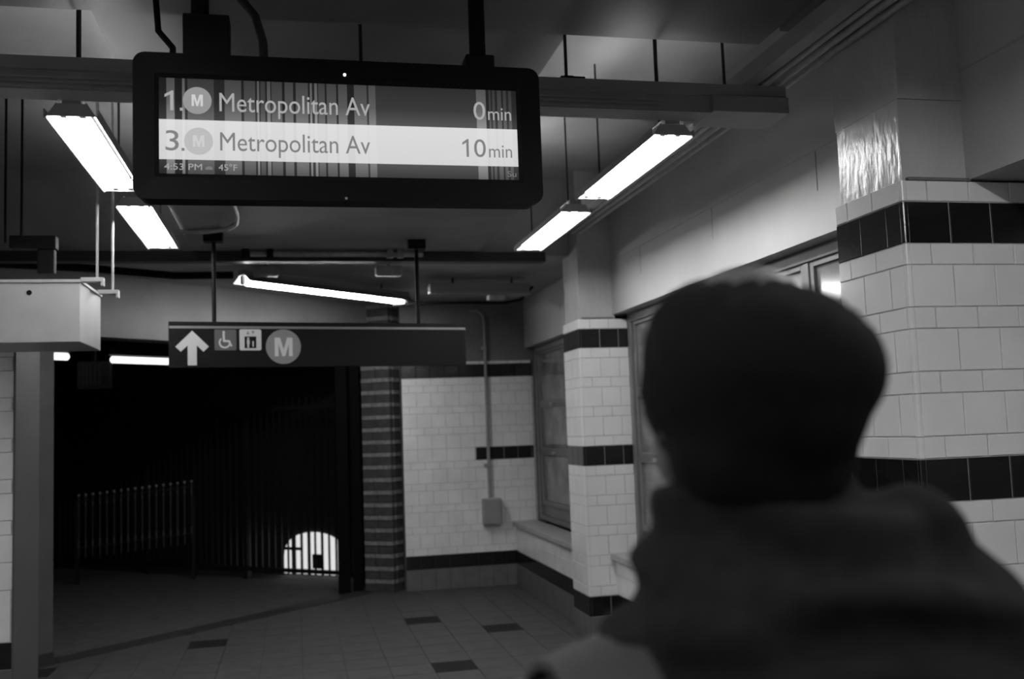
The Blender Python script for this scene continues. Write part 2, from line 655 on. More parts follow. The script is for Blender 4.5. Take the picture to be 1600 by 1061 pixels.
MB().poly([(p.x, p.y) for p in [jq[0] + AX * 0.14 - BX * 0.006, jq[0] + AX * 0.15 - BX * 0.006, jq[0] + AX * 0.15, jq[0] + AX * 0.14]], 0.1, 2.5).build('jamb_bead', 'steel_dark', jb)

# left tiled pier
lp = MB().box(-2.75, -1.57, 6.21, 6.75, 0, 2.50).build('wall_left_pier', 'grout_pale')
struct(lp, 'white-tiled pier at the left edge, under the hanging steel box', 'wall')
rows, zb = course_rows(2.44, 'stststststst', 0.0, 1.19, white='tile_white_soft')
zz = zb
rows += [(zz - 0.1545, zz, 'tile_white_soft', 0.0, 0.0, 1.19)] if zz > 0.75 else []
zz = rows[-1][0]
if zz > 0.61:
    rows.append((0.597, zz, 'tile_white_soft', 0.5, 0.0, 1.19))
rows.append((0.447, 0.597, 'tile_black', 0.0, 0.0, 1.19))
rows.append((0.0, 0.447, 'base_tile', 0.0, 0.0, 1.19))
lay_rows(lp, (-2.75, 6.21), 0.0, 1.19, rows, 0.005)
MB().box(-2.75, -1.86, 6.22, 6.75, 2.50, 3.75).build('pier_head', 'beam_paint', lp)
MB().box(-1.57, -1.558, 6.20, 6.75, 0, 2.44).build('pier_side_panel', 'panel_grey', lp)
# remaining walls of the hall, out of the frame
wl = struct(box('wall_left', 'tile_white_soft', (-2.95, -2.75, -4.2, 8.6, 0, 3.75)), 'white left-hand wall of the hall', 'wall')
wz = struct(box('wall_front', 'lintel_paint', (-2.75, 3.05, -4.4, -4.2, 0, 3.75)), 'plain wall closing the hall behind the camera', 'wall')

# brick pier at the exit, turned with the slanted opening
bp = empty('brick_pier', (1.014, 10.787, 0))
struct(bp, 'striped brick pier of dark and pale courses beside the far tiled wall', 'pier')
bang = math.atan2(10.787 - 11.0, 1.014 - 0.726)
Rb = Matrix.Translation(Vector((1.014, 10.787, 0))) @ Matrix.Rotation(bang, 4, 'Z')
core = MB().box(-0.352, -0.006, 0.006, 0.194, 0, 3.10, Rb).build('pier_core', 'mortar', bp)
ch = 0.1345
z = 0.0
ncourse = 0
while z < 3.0:
    for (h, m, t) in ((0.086, 'brick_dark', 0.006), (ch - 0.086, 'brick_pale', 0.012)):
        a0 = z + 0.003
        a1 = min(z + h - 0.003, 3.098)
        off = 0.0 if ncourse % 2 else 0.09
        xs = [-0.358, -0.178 - off / 2, 0.0]
        for i in range(2):
            MB().box(xs[i] + 0.003, xs[i + 1] - (0.003 if i == 0 else 0.0), -t, 0.05, a0, a1, Rb).build('brick', m, bp)
        MB().box(-0.05, t, 0.053, 0.2, a0, a1, Rb).build('brick', m, bp)
        z += h
    ncourse += 1

# gate post with its track at the right of the opening
gp = empty('gate_post', (0.56, 10.85, 0))
tag(gp, 'dark steel gate post standing beside the brick pier', 'post')
MB().box(0.44, 0.56, 10.96, 11.06, 0, 2.56).build('post', 'gate_black', gp)
MB().box(0.60, 0.70, 11.04, 11.14, 0, 2.56).build('track', 'gate_black', gp)
MB().box(0.435, 0.565, 10.945, 10.962, 0, 0.9).build('guard_plate', 'gate_black', gp)

# ------------------------------------------------------------------ fluorescent fixtures


def fixture(x, y0, label, zl=3.0, length=1.27):
    r = empty('fluorescent_light', (x, y0 + length / 2, zl))
    tag(r, label, 'light fixture', 'twin-tube reflector lights hung in two rows')
    y1 = y0 + length
    hw = 0.095
    # two sloping reflector wings, slots between wing and spine let a little light up
    for s in (-1, 1):
        w = MB()
        prof = [(x + s * hw, zl - 0.004), (x + s * (hw + 0.003), zl - 0.004), (x + s * 0.055, zl + 0.060), (x + s * 0.052, zl + 0.058)]
        w.prism(prof, y0, y1)
        w.build('reflector_wing', 'reflector', r)
        sk = MB()
        sk.prism([(x + s * (hw + 0.004), zl - 0.005), (x + s * (hw + 0.009), zl - 0.005), (x + s * (hw + 0.009), zl + 0.030), (x + s * (hw + 0.004), zl + 0.030)], y0, y1)
        sk.build('side_skirt', 'steel_mid', r)
    sp = MB().bbox(x - 0.036, x + 0.036, y0, y1, zl + 0.052, zl + 0.085, 0.004)
    sp.build('spine', 'steel_mid', r)
    for yy, yi in ((y0, y0 + 0.003), (y1 - 0.003, y1 - 0.006)):
        pp = [(x - hw + 0.004, zl + 0.003), (x + hw - 0.004, zl + 0.003), (x + 0.060, zl + 0.054), (x - 0.060, zl + 0.054)]
        pl_ = MB().prism(pp, yy, yy + 0.003).build('end_plate', 'box_white', r)
        MB().prism(pp, yi, yi + 0.003).build('end_reflector', 'reflector', pl_)
    for s in (-1, 1):
        t = MB().tube([(x + s * 0.036, y0 + 0.05, zl + 0.026), (x + s * 0.036, y1 - 0.05, zl + 0.026)], 0.0175, 12)
        t = t.build('tube', 'tube_lit', r, smooth=True)
        for yy in (y0 + 0.006, y1 - 0.05):
            MB().bbox(x + s * 0.036 - 0.012, x + s * 0.036 + 0.012, yy, yy + 0.044, zl + 0.008, zl + 0.056, 0.003).build('socket', 'reflector', t)
    for yy in (y0 + 0.16, y1 - 0.16):
        top = 3.75
        if -0.80 < x < 1.26 and 4.06 < yy < 5.75:
            top = 3.50
        if 2.75 < yy < 4.06:
            top = 3.40
        if top < zl + 0.15:
            top = zl + 0.0985
        MB().tube([(x, yy, zl + 0.08), (x, yy, top)], 0.006, 6).build('hanger_rod', 'steel_dark', r)
    return r


XL, XR = -0.85, 1.712
fixture(XL, 4.165, 'glaring twin-tube light left of the arrivals display, the larger of the left pair')
fixture(XL, 5.775, 'glaring twin-tube light below left of the arrivals display, the farther of the left pair', length=1.29)
fixture(XR, 4.180, 'glaring twin-tube light right of the arrivals display, the larger of the right pair')
fixture(XR, 5.795, 'glaring twin-tube light below right of the arrivals display, the farther of the right pair', length=1.30)
# the rows go on behind the camera
for k, y0 in enumerate((0.95, -0.65, -2.25, -3.60)):
    nth = ('first', 'second', 'third', 'fourth')[k]
    fixture(XL, y0, 'twin-tube light behind the camera, %s of the left row, out of frame' % nth)
    fixture(XR, y0, 'twin-tube light behind the camera, %s of the right row, out of frame' % nth)

# bare strip light slanting in front of the lintel
sl = empty('strip_light', (0.34, 8.95, 3.0))
tag(sl, 'bare lit tube of a slanting strip light above the hanging direction sign', 'light fixture')
sa, sb = Vector((-0.372, 8.312, 2.95)), Vector((1.053, 9.605, 2.95))
d = (sb - sa).normalized()
t = MB().tube([sa, sa + d * 0.02, sb - d * 0.02, sb], [0.012, 0.023, 0.023, 0.012], 12).build('tube', 'tube_diag', sl, smooth=True)
Ms = Matrix.Translation(sa) @ Matrix.Rotation(math.atan2(d.y, d.x), 4, 'Z')
L = (sb - sa).length
MB().bbox(-0.04, L + 0.06, -0.035, 0.035, 0.060, 0.10, 0.005, Ms).build('batten', 'steel_mid', sl)
for s_ in (-1, 1):
    Mw = Ms @ Matrix.Rotation(-PI / 2, 4, 'Z')
    MB().prism([(s_ * 0.030, 0.060), (s_ * 0.105, 0.000), (s_ * 0.108, 0.002), (s_ * 0.034, 0.063)], -0.03, L + 0.05, Mw).build('reflector_wing', 'steel_mid', sl)
MB().bbox(-0.035, -0.003, -0.014, 0.014, -0.015, 0.055, 0.003, Ms).build('socket', 'steel_light', sl)
MB().bbox(L + 0.003, L + 0.05, -0.014, 0.014, -0.015, 0.055, 0.003, Ms).build('socket', 'steel_light', sl)
for k in (0.3, L - 0.3):
    MB().tube([Ms @ Vector((k, 0, 0.10)), Ms @ Vector((k, 0, 0.15))], 0.008, 6).build('hanger_rod', 'steel_dark', sl)

# platform tubes outside
for (pa, pb, lb) in (((-2.46, 10.60, 2.575), (-2.22, 10.80, 2.575), 'short stub of lit tube outside, nearest the left tiled pier'),
                     ((-1.90, 11.28, 2.575), (-1.0, 12.05, 2.575), 'lit tube outside, running behind the direction sign')):
    r = empty('platform_light', ((pa[0] + pb[0]) / 2, (pa[1] + pb[1]) / 2, 2.57))
    tag(r, lb, 'light fixture', 'tubes lighting the platform')
    a, b = Vector(pa), Vector(pb)
    d = (b - a).normalized()
    MB().tube([a, a + d * 0.015, b - d * 0.015, b], [0.018, 0.036, 0.036, 0.018], 12).build('tube', 'tube_far', r, smooth=True)
    Mp = Matrix.Translation(a) @ Matrix.Rotation(math.atan2(d.y, d.x), 4, 'Z')
    MB().bbox(-0.05, (b - a).length + 0.05, -0.05, 0.05, 0.045, 0.11, 0.005, Mp).build('batten', 'fence_metal', r)
    MB().tube([Mp @ Vector((0.1, 0, 0.1)), Mp @ Vector((0.1, 0, 0.6))], 0.01, 6).build('hanger_rod', 'fence_metal', r)
q = [T0 + BX * 0.3 - AX * 4, T0 + BX * 0.3 + AX * 5, T0 + BX * 6 + AX * 5, T0 + BX * 6 - AX * 4]
struct(MB().poly([(p.x, p.y) for p in q], 3.15, 3.3).build('platform_canopy', 'far_wall'), 'black canopy roof over the platform outside', 'canopy')

# ------------------------------------------------------------------ hung channel across the hall, rods and conduits
hc = empty('hung_channel', (0, 4.1, 3.06))
tag(hc, 'grey steel channel hung across the hall behind the arrivals display', 'steel channel')
MB().box(-2.74, 2.19, 4.00, 4.155, 3.135, 3.185).build('top_channel', 'steel_mid', hc)
MB().box(-2.74, 1.83, 4.02, 4.150, 3.060, 3.135).build('lower_channel', 'steel_mid', hc)
for zz in (3.068, 3.086, 3.104):
    MB().box(-2.74, 1.60, 4.012, 4.022, zz, zz + 0.008).build('channel_rib', 'steel_light', hc)
MB().bbox(1.83, 2.195, 3.99, 4.225, 3.058, 3.132, 0.003).build('end_box', 'steel_mid', hc)
for xx in (-2.1, -0.814, 0.3, 1.197, 1.616, 1.945):
    MB().tube([(xx, 4.11, 3.18), (xx, 4.11, 3.75)], 0.0075, 8).build('hanger_rod', 'steel_dark', hc)
MB().bbox(1.15, 1.26, 4.03, 4.15, 3.185, 3.205, 0.003).build('rod_foot', 'black_metal', hc)
MB().bbox(1.175, 1.22, 4.07, 4.14, 3.205, 3.222, 0.003).build('rod_foot', 'black_metal', hc)

tk = MB().bbox(1.985, 2.055, 1.0, 7.4, 3.187, 3.262, 0.004)
tag(tk.build('cable_trunking', 'steel_mid'), 'square cable trunking lying along the right end of the hung channel', 'trunking')
lbs = ('innermost of three thin conduits beside the square trunking', 'middle one of three thin conduits beside the square trunking', 'outermost of three thin conduits beside the square trunking')
for k, xx in enumerate((2.092, 2.150, 2.208)):
    o = MB().tube([(xx, 1.0, 3.2045), (xx, 4.2, 3.2045), (xx, 7.4, 3.2045)], 0.0175, 10).build('conduit', 'galvanised', smooth=True)
    tag(o, lbs[k], 'conduit', 'conduits along the right wall')

# ceiling speaker box at the top right
cs = empty('ceiling_speaker', (2.2, 3.6, 3.40))
tag(cs, 'square ceiling box with a round speaker face at the top right', 'speaker')
MB().bbox(2.105, 2.40, 3.25, 3.87, 3.385, 3.55, 0.006).build('box', 'beam_paint', cs)
MB().tube([(2.25, 3.62, 3.384), (2.25, 3.62, 3.376)], [0.105, 0.10], 28).build('grille', 'steel_mid', cs)

# cable runs over the exit end
def pipe_run(name, pts, r, m, label, cat, group=None):
    o = MB().tube(pts, r, 10).build(name, m, smooth=True)
    return tag(o, label, cat, group)


pr = empty('cross_conduit', (0.5, 7.62, 3.04))
tag(pr, 'pale conduit crossing the ceiling above the slanting strip light', 'conduit')
MB().tube([(-0.30, 7.62, 3.065), (1.0, 7.62, 3.065)], 0.022, 10).build('pipe', 'galvanised', pr, smooth=True)
for xx in (-0.36, -0.18, 0.72, 0.80):
    MB().bbox(xx, xx + 0.05, 7.585, 7.65, 3.035, 3.10, 0.004).build('clamp', 'black_metal' if xx < 0.5 else 'steel_light', pr)
cc = MB().bbox(-2.7, 2.0, 7.68, 7.80, 3.02, 3.098, 0.004)
tag(cc.build('cross_trunking', 'steel_dark'), 'dark square trunking crossing the ceiling behind the pale conduit', 'trunking')
for (x0, x1, lb, m) in ((-0.30, -0.10, 'small pale junction box left end above the slanting strip light', 'steel_light'),
                        (0.675, 0.89, 'pale rounded junction box right above the slanting strip light', 'galvanised')):
    b = empty('junction_box', ((x0 + x1) / 2, 8.24, 3.0))
    tag(b, lb, 'junction box')
    MB().bbox(x0, x1, 8.12, 8.22, 2.985, 3.06, 0.012).build('body', m, b)
    MB().bbox(x0 + 0.01, x1 - 0.01, 8.13, 8.21, 2.977, 2.985, 0.003).build('cover', m, b)
    MB().tube([((x0 + x1) / 2, 8.17, 3.06), ((x0 + x1) / 2, 8.17, 3.098)], 0.012, 8).build('stem', 'steel_mid', b)
# unlit fixture
uf = empty('unlit_fixture', (1.7, 9.0, 2.92))
tag(uf, 'unlit grey light fixture hung right of the slanting strip light', 'light fixture')
MB().bbox(1.235, 2.17, 8.98, 9.14, 2.955, 3.04, 0.006).build('housing', 'steel_mid', uf)
MB().prism([(1.22, 2.935), (2.185, 2.935), (2.155, 2.957), (1.25, 2.957)], 8.95, 9.17).build('lip', 'steel_light', uf)
for xx in (1.46, 2.02):
    MB().tube([(xx, 9.06, 3.03), (xx, 9.06, 3.10)], 0.010, 8).build('hanger_rod', 'steel_dark', uf)
MB().bbox(1.78, 1.94, 8.97, 9.10, 2.885, 2.935, 0.012).build('cable_gland', 'galvanised', uf)
pipe_run('ceiling_cable', [(0.95, 9.50, 2.905), (1.25, 9.2, 2.885), (1.7, 9.15, 2.880), (2.0, 9.3, 2.895), (2.2, 9.5, 2.95), (2.35, 9.6, 3.09)], 0.014, 'black_metal',
         'black cable sagging below the unlit fixture', 'cable')
# small bent conduit under the low ceiling left of the sign
pipe_run('bent_conduit', [(-0.33, 5.85, 3.08), (-0.325, 6.35, 3.08), (-0.345, 6.6, 3.078), (-0.42, 6.78, 3.078), (-0.55, 6.86, 3.078), (-0.72, 6.87, 3.078)], 0.016, 'steel_light',
         'conduit bending under the ceiling just below the arrivals display', 'conduit')
pipe_run('ceiling_cable', [(-2.2, 7.95, 3.05), (-1.5, 8.0, 3.02), (-0.9, 8.15, 2.985), (-0.46, 8.22, 3.0)], 0.03, 'black_metal',
         'dark bundled cable leading to the left end of the slanting strip light', 'cable')

# wall box with conduit on the far wall
wbx = empty('electrical_box', (2.06, YB - 0.06, 0.80))
tag(wbx, 'grey electrical box with rising conduit on the far tiled wall', 'electrical box')
MB().bbox(1.975, 2.175, YB - 0.115, YB - 0.002, 0.665, 0.945, 0.012).build('body', 'steel_mid', wbx)
MB().bbox(1.985, 2.165, YB - 0.123, YB - 0.114, 0.677, 0.933, 0.004).build('cover', 'steel_mid', wbx)
MB().tube([(2.06, YB - 0.04, 0.94), (2.06, YB - 0.04, 2.86), (2.045, YB - 0.04, 2.94), (1.99, YB - 0.04, 2.99), (1.9, YB - 0.04, 3.0)], 0.017, 10).build('conduit', 'steel_mid', wbx, smooth=True)
for zz in (1.28, 2.55):
    MB().bbox(2.015, 2.075, YB - 0.062, YB - 0.002, zz, zz + 0.04, 0.004).build('clamp', 'steel_mid', wbx)

# ------------------------------------------------------------------ hanging steel box at the left
hb = empty('hanging_steel_box', (-1.8, 5.9, 2.232))
tag(hb, 'pale grey steel box hung on rods at the left edge', 'steel box')
MB().bbox(-2.72, -1.098, 5.60, 6.185, 2.232, 2.552, 0.004).build('body', 'box_white', hb)
MB().bbox(-2.72, -1.091, 5.591, 6.19, 2.548, 2.564, 0.002).build('lid_flange', 'box_white', hb)
MB().tube([(-1.346, 5.602, 2.495), (-1.346, 5.597, 2.495)], 0.0135, 16).build('knockout_hole', 'black_metal', hb)
for yy, top in ((5.65, 3.748), (6.12, 3.748)):
    a = MB()
    a.bbox(-1.10, -0.985, yy - 0.024, yy + 0.024, 2.556, 2.580, 0.003)
    a.bbox(-0.998, -0.985, yy - 0.024, yy + 0.024, 2.533, 2.556, 0.002)
    a.build('hanger_lug', 'box_white', hb)
    MB().tube([(-1.02, yy, 2.55), (-1.02, yy, top)], 0.0075, 8).build('hanger_rod', 'galvanised', hb)
    MB().tube([(-2.5, yy, 2.55), (-2.5, yy, top)], 0.0075, 8).build('hanger_rod', 'galvanised', hb)
# bracketed pipes above it
lb = empty('pipe_hanger', (-1.5, 6.05, 2.75))
tag(lb, 'dark pipe hanger bracket above the left tiled pier', 'bracket')
MB().bbox(-1.545, -1.30, 5.98, 6.06, 2.80, 2.875, 0.006).build('crossbar', 'black_metal', lb)
MB().bbox(-1.40, -1.31, 5.99, 6.05, 2.66, 2.80, 0.006).build('strap', 'black_metal', lb)
for xx in (-1.575, -1.49):
    MB().tube([(xx, 6.02, 2.84), (xx, 6.02, 3.748)], 0.007, 8).build('hanger_rod', 'black_metal', lb)

# ------------------------------------------------------------------ text helper


def text_part(name, s, m, parent, x0, x1, z0, z1, y, bold=0.0, M=None):
    """lettering fitted into a box on a plane facing -Y"""
    cu = bpy.data.curves.new(name, 'FONT')
    cu.body = s
    cu.size = 1.0
    cu.offset = bold
    cu.extrude = 0.0
    to = bpy.data.objects.new(name, cu)
    C.objects.link(to)
    dg = bpy.context.evaluated_depsgraph_get()
    me = bpy.data.meshes.new_from_object(to.evaluated_get(dg))
    bpy.data.objects.remove(to)
    xs = [v.co.x for v in me.vertices]
    ys = [v.co.y for v in me.vertices]
    ax0, ax1, ay0, ay1 = min(xs), max(xs), min(ys), max(ys)
    sx = (x1 - x0) / (ax1 - ax0)
    sz = (z1 - z0) / (ay1 - ay0)
    for v in me.vertices:
        p = Vector((x0 + (v.co.x - ax0) * sx, y, z0 + (v.co.y - ay0) * sz))
        v.co = (M @ p) if M else p
    me.materials.clear()
    me.materials.append(MATS[m] if isinstance(m, str) else m)
    o = bpy.data.objects.new(name, me)
    C.objects.link(o)
    put(o, parent)
    return o


def disc(name, m, parent, cx, cz, r, y0, y1, M=None, n=36):
    b = MB()
    b.prism([(cx + r * math.cos(2 * PI * k / n), cz + r * math.sin(2 * PI * k / n)) for k in range(n)], y0, y1, M)
    return b.build(name, m, parent)


def rrect(x0, x1, z0, z1, r, n=6):
    pts = []
    for (cx, cz, a0) in ((x1 - r, z1 - r, 0), (x0 + r, z1 - r, 90), (x0 + r, z0 + r, 180), (x1 - r, z0 + r, 270)):
        for k in range(n + 1):
            a = math.radians(a0 + 90 * k / n)
            pts.append((cx + r * math.cos(a), cz + r * math.sin(a)))
    return pts


def letter_m(m, parent, x0, x1, z0, z1, y0, y1, M=None):
    w, h = x1 - x0, z1 - z0
    pr_ = [(0, 0), (0.21, 0), (0.21, 0.66), (0.42, 0), (0.58, 0), (0.79, 0.66), (0.79, 0), (1, 0), (1, 1), (0.70, 1), (0.50, 0.36), (0.30, 1), (0, 1)]
    return MB().prism([(x0 + a * w, z0 + b * h) for a, b in pr_], y0, y1, M).build('bullet_letter', m, parent)


def numeral_one(name, m, parent, x0, x1, z0, z1, y):
    w, h = x1 - x0, z1 - z0
    pr_ = [(0.62, 0), (1, 0), (1, 1), (0.80, 1), (0, 0.80), (0, 0.66), (0.62, 0.80)]
    return MB().prism([(x0 + a * w, z0 + b * h) for a, b in pr_], y, y + 0.0003).build(name, m, parent)


def full_stop(m, parent, x, z, y, r=0.0042):
    return MB().box(x - r, x + r, y, y + 0.0003, z, z + 2 * r).build('full_stop', m, parent)


# ------------------------------------------------------------------ arrivals display
dp = empty('arrivals_display', (0.17, 3.05, 2.39))
tag(dp, 'black hanging arrivals display with two lit rows of train times', 'display')
X0, X1, Z0, Z1 = -0.443, 0.778, 2.396, 2.834
SX0, SX1, SZ0, SZ1 = -0.372, 0.704, 2.474, 2.762
YF = 2.985


def ring_frame(x0, x1, z0, z1, r, a0, a1, c0, c1, ri, y0, y1, y2):
    """rounded outer frame with a rectangular opening, sloping in from y0 to y1"""
    n = 6
    outer = rrect(x0, x1, z0, z1, r, n)
    inner = rrect(a0, a1, c0, c1, ri, n)
    k = len(outer)
    vs = [(p[0], y0, p[1]) for p in outer] + [(p[0], y1, p[1]) for p in inner] + [(p[0], y2, p[1]) for p in inner] + [(p[0], y2, p[1]) for p in outer]
    fs = []
    for i in range(k):
        j = (i + 1) % k
        fs += [(i, j, k + j, k + i), (k + i, k + j, 2 * k + j, 2 * k + i), (3 * k + i, 3 * k + j, j, i), (2 * k + i, 2 * k + j, 3 * k + j, 3 * k + i)]
    return MB().add(vs, fs)


bz = ring_frame(X0, X1, Z0, Z1, 0.035, SX0 - 0.012, SX1 + 0.012, SZ0 - 0.012, SZ1 + 0.012, 0.006, YF, YF + 0.004, YF + 0.03)
bz.build('bezel', 'black_case', dp)
hs = MB().prism(rrect(X0 + 0.004, X1 - 0.004, Z0 + 0.004, Z1 - 0.004, 0.033), YF + 0.03, YF + 0.10)
hs.build('housing', 'black_case', dp)
ring_frame(SX0 - 0.012, SX1 + 0.012, SZ0 - 0.012, SZ1 + 0.012, 0.006, SX0, SX1, SZ0, SZ1, 0.002, YF + 0.004, YF + 0.012, YF + 0.014).build('screen_gasket', 'black_metal', dp)

# screen picture as one mesh with a colour per corner (what the screen itself gives off)
sm = bpy.data.materials.new('screen_picture')
sm.use_nodes = True
nt = sm.node_tree
nt.nodes.remove(nt.nodes['Principled BSDF'])
ca = nt.nodes.new('ShaderNodeVertexColor')
ca.layer_name = 'picture'
em = nt.nodes.new('ShaderNodeEmission')
nt.links.new(ca.outputs['Color'], em.inputs['Color'])
em.inputs['Strength'].default_value = 1.0
nt.links.new(em.outputs[0], nt.nodes['Material Output'].inputs['Surface'])


def lin(s):
    s = s / 255.0
    return s / 12.92 if s <= 0.04045 else ((s + 0.055) / 1.055) ** 2.4


def quad_screen(name, quads, y, parent, m):
    vs, fs, cols = [], [], []
    for (x0, x1, z0, z1, c00, c10, c11, c01) in quads:
        o = len(vs)
        vs += [(x0, y, z0), (x1, y, z0), (x1, y, z1), (x0, y, z1)]
        fs.append((o, o + 1, o + 2, o + 3))
        cols += [c00, c10, c11, c01]
    me = bpy.data.meshes.new(name)
    me.from_pydata(vs, [], fs)
    at = me.color_attributes.new('picture', 'FLOAT_COLOR', 'CORNER')
    for i, c in enumerate(cols):
        v = lin(c)
        at.data[i].color = (v, v, v, 1)
    me.materials.append(m)
    o = bpy.data.objects.new(name, me)
    C.objects.link(o)
    put(o, parent)
    return o


ZR1, ZR2 = 2.637, 2.517
strips = [(247, 258, 38), (258, 270, 96), (270, 281, 36), (281, 285, 108), (285, 289, 40), (289, 328, 72), (328, 344, 44), (344, 369, 84), (369, 373, 40),
          (373, 390, 76), (390, 393, 42), (393, 396, 104), (396, 398, 42), (398, 405, 70), (405, 408, 40), (408, 413, 96), (413, 415, 46), (415, 431, 76),
          (431, 435, 36), (435, 448, 82), (448, 452, 38), (452, 471, 84), (471, 474, 40), (474, 477, 112), (477, 481, 46), (481, 485, 112), (485, 487, 52),
          (487, 497, 78), (497, 500, 40), (500, 515, 82), (515, 518, 36), (518, 532, 88), (532, 543, 38), (543, 563, 86), (563, 566, 48), (566, 577, 92),
          (577, 640, 58), (640, 700, 58), (700, 741, 58), (741, 757, 104), (757, 762, 40), (762, 765, 70), (765, 768, 46), (768, 772, 72), (772, 776, 44),
          (776, 783, 74), (783, 786, 42), (786, 791, 72), (791, 795, 46), (795, 800, 70), (800, 808, 44)]
quads = []
for (a, b, v) in strips:
    x0 = SX0 + (a - 247) / 561.0 * (SX1 - SX0)
    x1 = SX0 + (b - 247) / 561.0 * (SX1 - SX0)
    hi = min(v * 1.32 + 8, 150)
    lo = v * 0.78
    mid = v * 1.0
    zm = 2.690
    quads.append((x0, x1, ZR1, zm, hi, hi, mid, mid))
    quads.append((x0, x1, zm, SZ1, mid, mid, lo, lo))
    quads.append((x0, x1, SZ0, ZR2, mid * 1.02, mid * 1.02, hi, hi))
    w = 219 + (5 if v > 80 else (-6 if v < 45 else 0)) * (0.6 if a < 590 or a > 735 else 0)
    if a > 577 and b < 742:
        w = 219
    quads.append((x0, x1, ZR2, ZR1, w * 0.97, w * 0.97, w, w))
quad_screen('screen', quads, YF + 0.013, dp, sm)

emit('text_pale', lin(168))
emit('text_dim', lin(122))
emit('bullet_pale', lin(150))
emit('bullet_bright', lin(188))
emit('text_dark', lin(128))
emit('text_bright', lin(206))
yt = YF + 0.0124
numeral_one('row_number', 'text_pale', dp, -0.356, -0.331, 2.664, 2.724, yt)
full_stop('text_pale', dp, -0.309, 2.664, yt)
disc('route_bullet', 'bullet_pale', dp, -0.264, 2.696, 0.041, yt, yt + 0.0003)
letter_m('text_bright', dp, -0.280, -0.248, 2.679, 2.714, yt - 0.0005, yt)
text_part('destination', 'Metropolitan Av', 'text_pale', dp, -0.201, 0.243, 2.647, 2.722, yt)
text_part('minutes', '0', 'text_pale', dp, 0.566, 0.603, 2.665, 2.722, yt)
text_part('minutes_unit', 'min', 'text_pale', dp, 0.612, 0.686, 2.665, 2.704, yt)
text_part('row_number', '3', 'text_dark', dp, -0.354, -0.317, 2.543, 2.604, yt)
full_stop('text_dark', dp, -0.305, 2.543, yt)
disc('route_bullet', 'bullet_bright', dp, -0.261, 2.573, 0.041, yt, yt + 0.0003)
letter_m('text_bright', dp, -0.277, -0.245, 2.556, 2.591, yt - 0.0005, yt)
text_part('destination', 'Metropolitan Av', 'text_dark', dp, -0.200, 0.241, 2.528, 2.602, yt)
numeral_one('minutes', 'text_dark', dp, 0.527, 0.547, 2.545, 2.602, yt)
text_part('minutes', '0', 'text_dark', dp, 0.564, 0.601, 2.545, 2.602, yt)
text_part('minutes_unit', 'min', 'text_dark', dp, 0.611, 0.685, 2.545, 2.584, yt)
text_part('clock_line', '4:53 PM', 'text_pale', dp, -0.358, -0.252, 2.486, 2.505, yt)
MB().prism([(-0.243, 2.488), (-0.222, 2.488), (-0.222, 2.494), (-0.228, 2.498), (-0.236, 2.498), (-0.243, 2.493)], yt, yt + 0.0003).build('weather_mark', 'text_dim', dp)
text_part('temperature', '45°F', 'text_pale', dp, -0.205, -0.152, 2.486, 2.506, yt)
text_part('status_text', 'Su', 'text_dim', dp, 0.668, 0.696, 2.484, 2.502, yt)
disc('status_light', 'led', dp, 0.168, 2.788, 0.0045, YF - 0.002, YF + 0.002)
disc('sensor', 'steel_light', dp, 0.165, 2.405, 0.004, YF - 0.001, YF + 0.004)
for xx in (0.0, 0.07, 0.33, 0.405, 0.655, 0.715, -0.36):
    MB().bbox(xx - 0.018, xx + 0.018, YF + 0.03, YF + 0.09, Z1 - 0.004, Z1 + 0.010, 0.003).build('top_lug', 'black_case', dp)
MB().tube([(-0.258, 3.045, Z1 - 0.01), (-0.258, 3.045, 3.40)], 0.0265, 16).build('hanger_pipe', 'black_metal', dp, smooth=True)
MB().bbox(-0.305, -0.170, 3.00, 3.08, Z1 - 0.005, 2.965, 0.006).build('junction_block', 'black_metal', dp)
MB().tube([(0.594, 3.045, Z1 - 0.01), (0.594, 3.045, 3.40)], 0.0265, 16).build('hanger_pipe', 'black_metal', dp, smooth=True)
MB().bbox(0.548, 0.640, 3.00, 3.08, Z1 - 0.005, Z1 + 0.045, 0.006).build('pipe_flange', 'black_metal', dp)
MB().tube([(-0.072, 3.07, Z1 - 0.005), (-0.075, 3.09, 2.92), (-0.10, 3.18, 3.04), (-0.16, 3.22, 3.13), (-0.25, 3.26, 3.22), (-0.36, 3.28, 3.40)], 0.014, 10).build('feed_conduit', 'steel_dark', dp, smooth=True)
MB().tube([(-0.34, 3.06, Z1 - 0.005), (-0.345, 3.12, 2.90), (-0.39, 3.14, 2.96), (-0.40, 3.16, 3.08), (-0.36, 3.18, 3.4)], 0.010, 8).build('feed_cable', 'black_metal', dp, smooth=True)

# ------------------------------------------------------------------ hanging direction sign
SA = math.atan2(0.38, 2.057)
Mg = Matrix.Translation(Vector((-0.80, 6.9, 0))) @ Matrix.Rotation(SA, 4, 'Z')
sg = empty('direction_sign', (-0.80 + 1.04 * math.cos(SA), 6.9 + 1.04 * math.sin(SA), 2.172))
tag(sg, 'long black hanging sign with up arrow, access symbols and a lettered circle', 'sign')
SW = 2.092
MB().bbox(0, SW, 0, 0.045, 2.172, 2.482, 0.003, Mg).build('panel', 'sign_black', sg)
MB().box(0, SW, -0.0015, 0.0, 2.436, 2.452, Mg).build('stripe', 'sign_stripe', sg)
yy0, yy1 = -0.0022, 0.0
MB().prism([(0.147, 2.420), (0.040, 2.313), (0.074, 2.279), (0.118, 2.321), (0.118, 2.188), (0.176, 2.188), (0.176, 2.321), (0.219, 2.279), (0.254, 2.313)], yy0, yy1, Mg).build('arrow', 'sign_white', sg)
wp = MB().prism(rrect(0.291, 0.434, 2.288, 2.429, 0.008), yy0, yy1, Mg).build('access_symbol', 'sign_blue', sg)
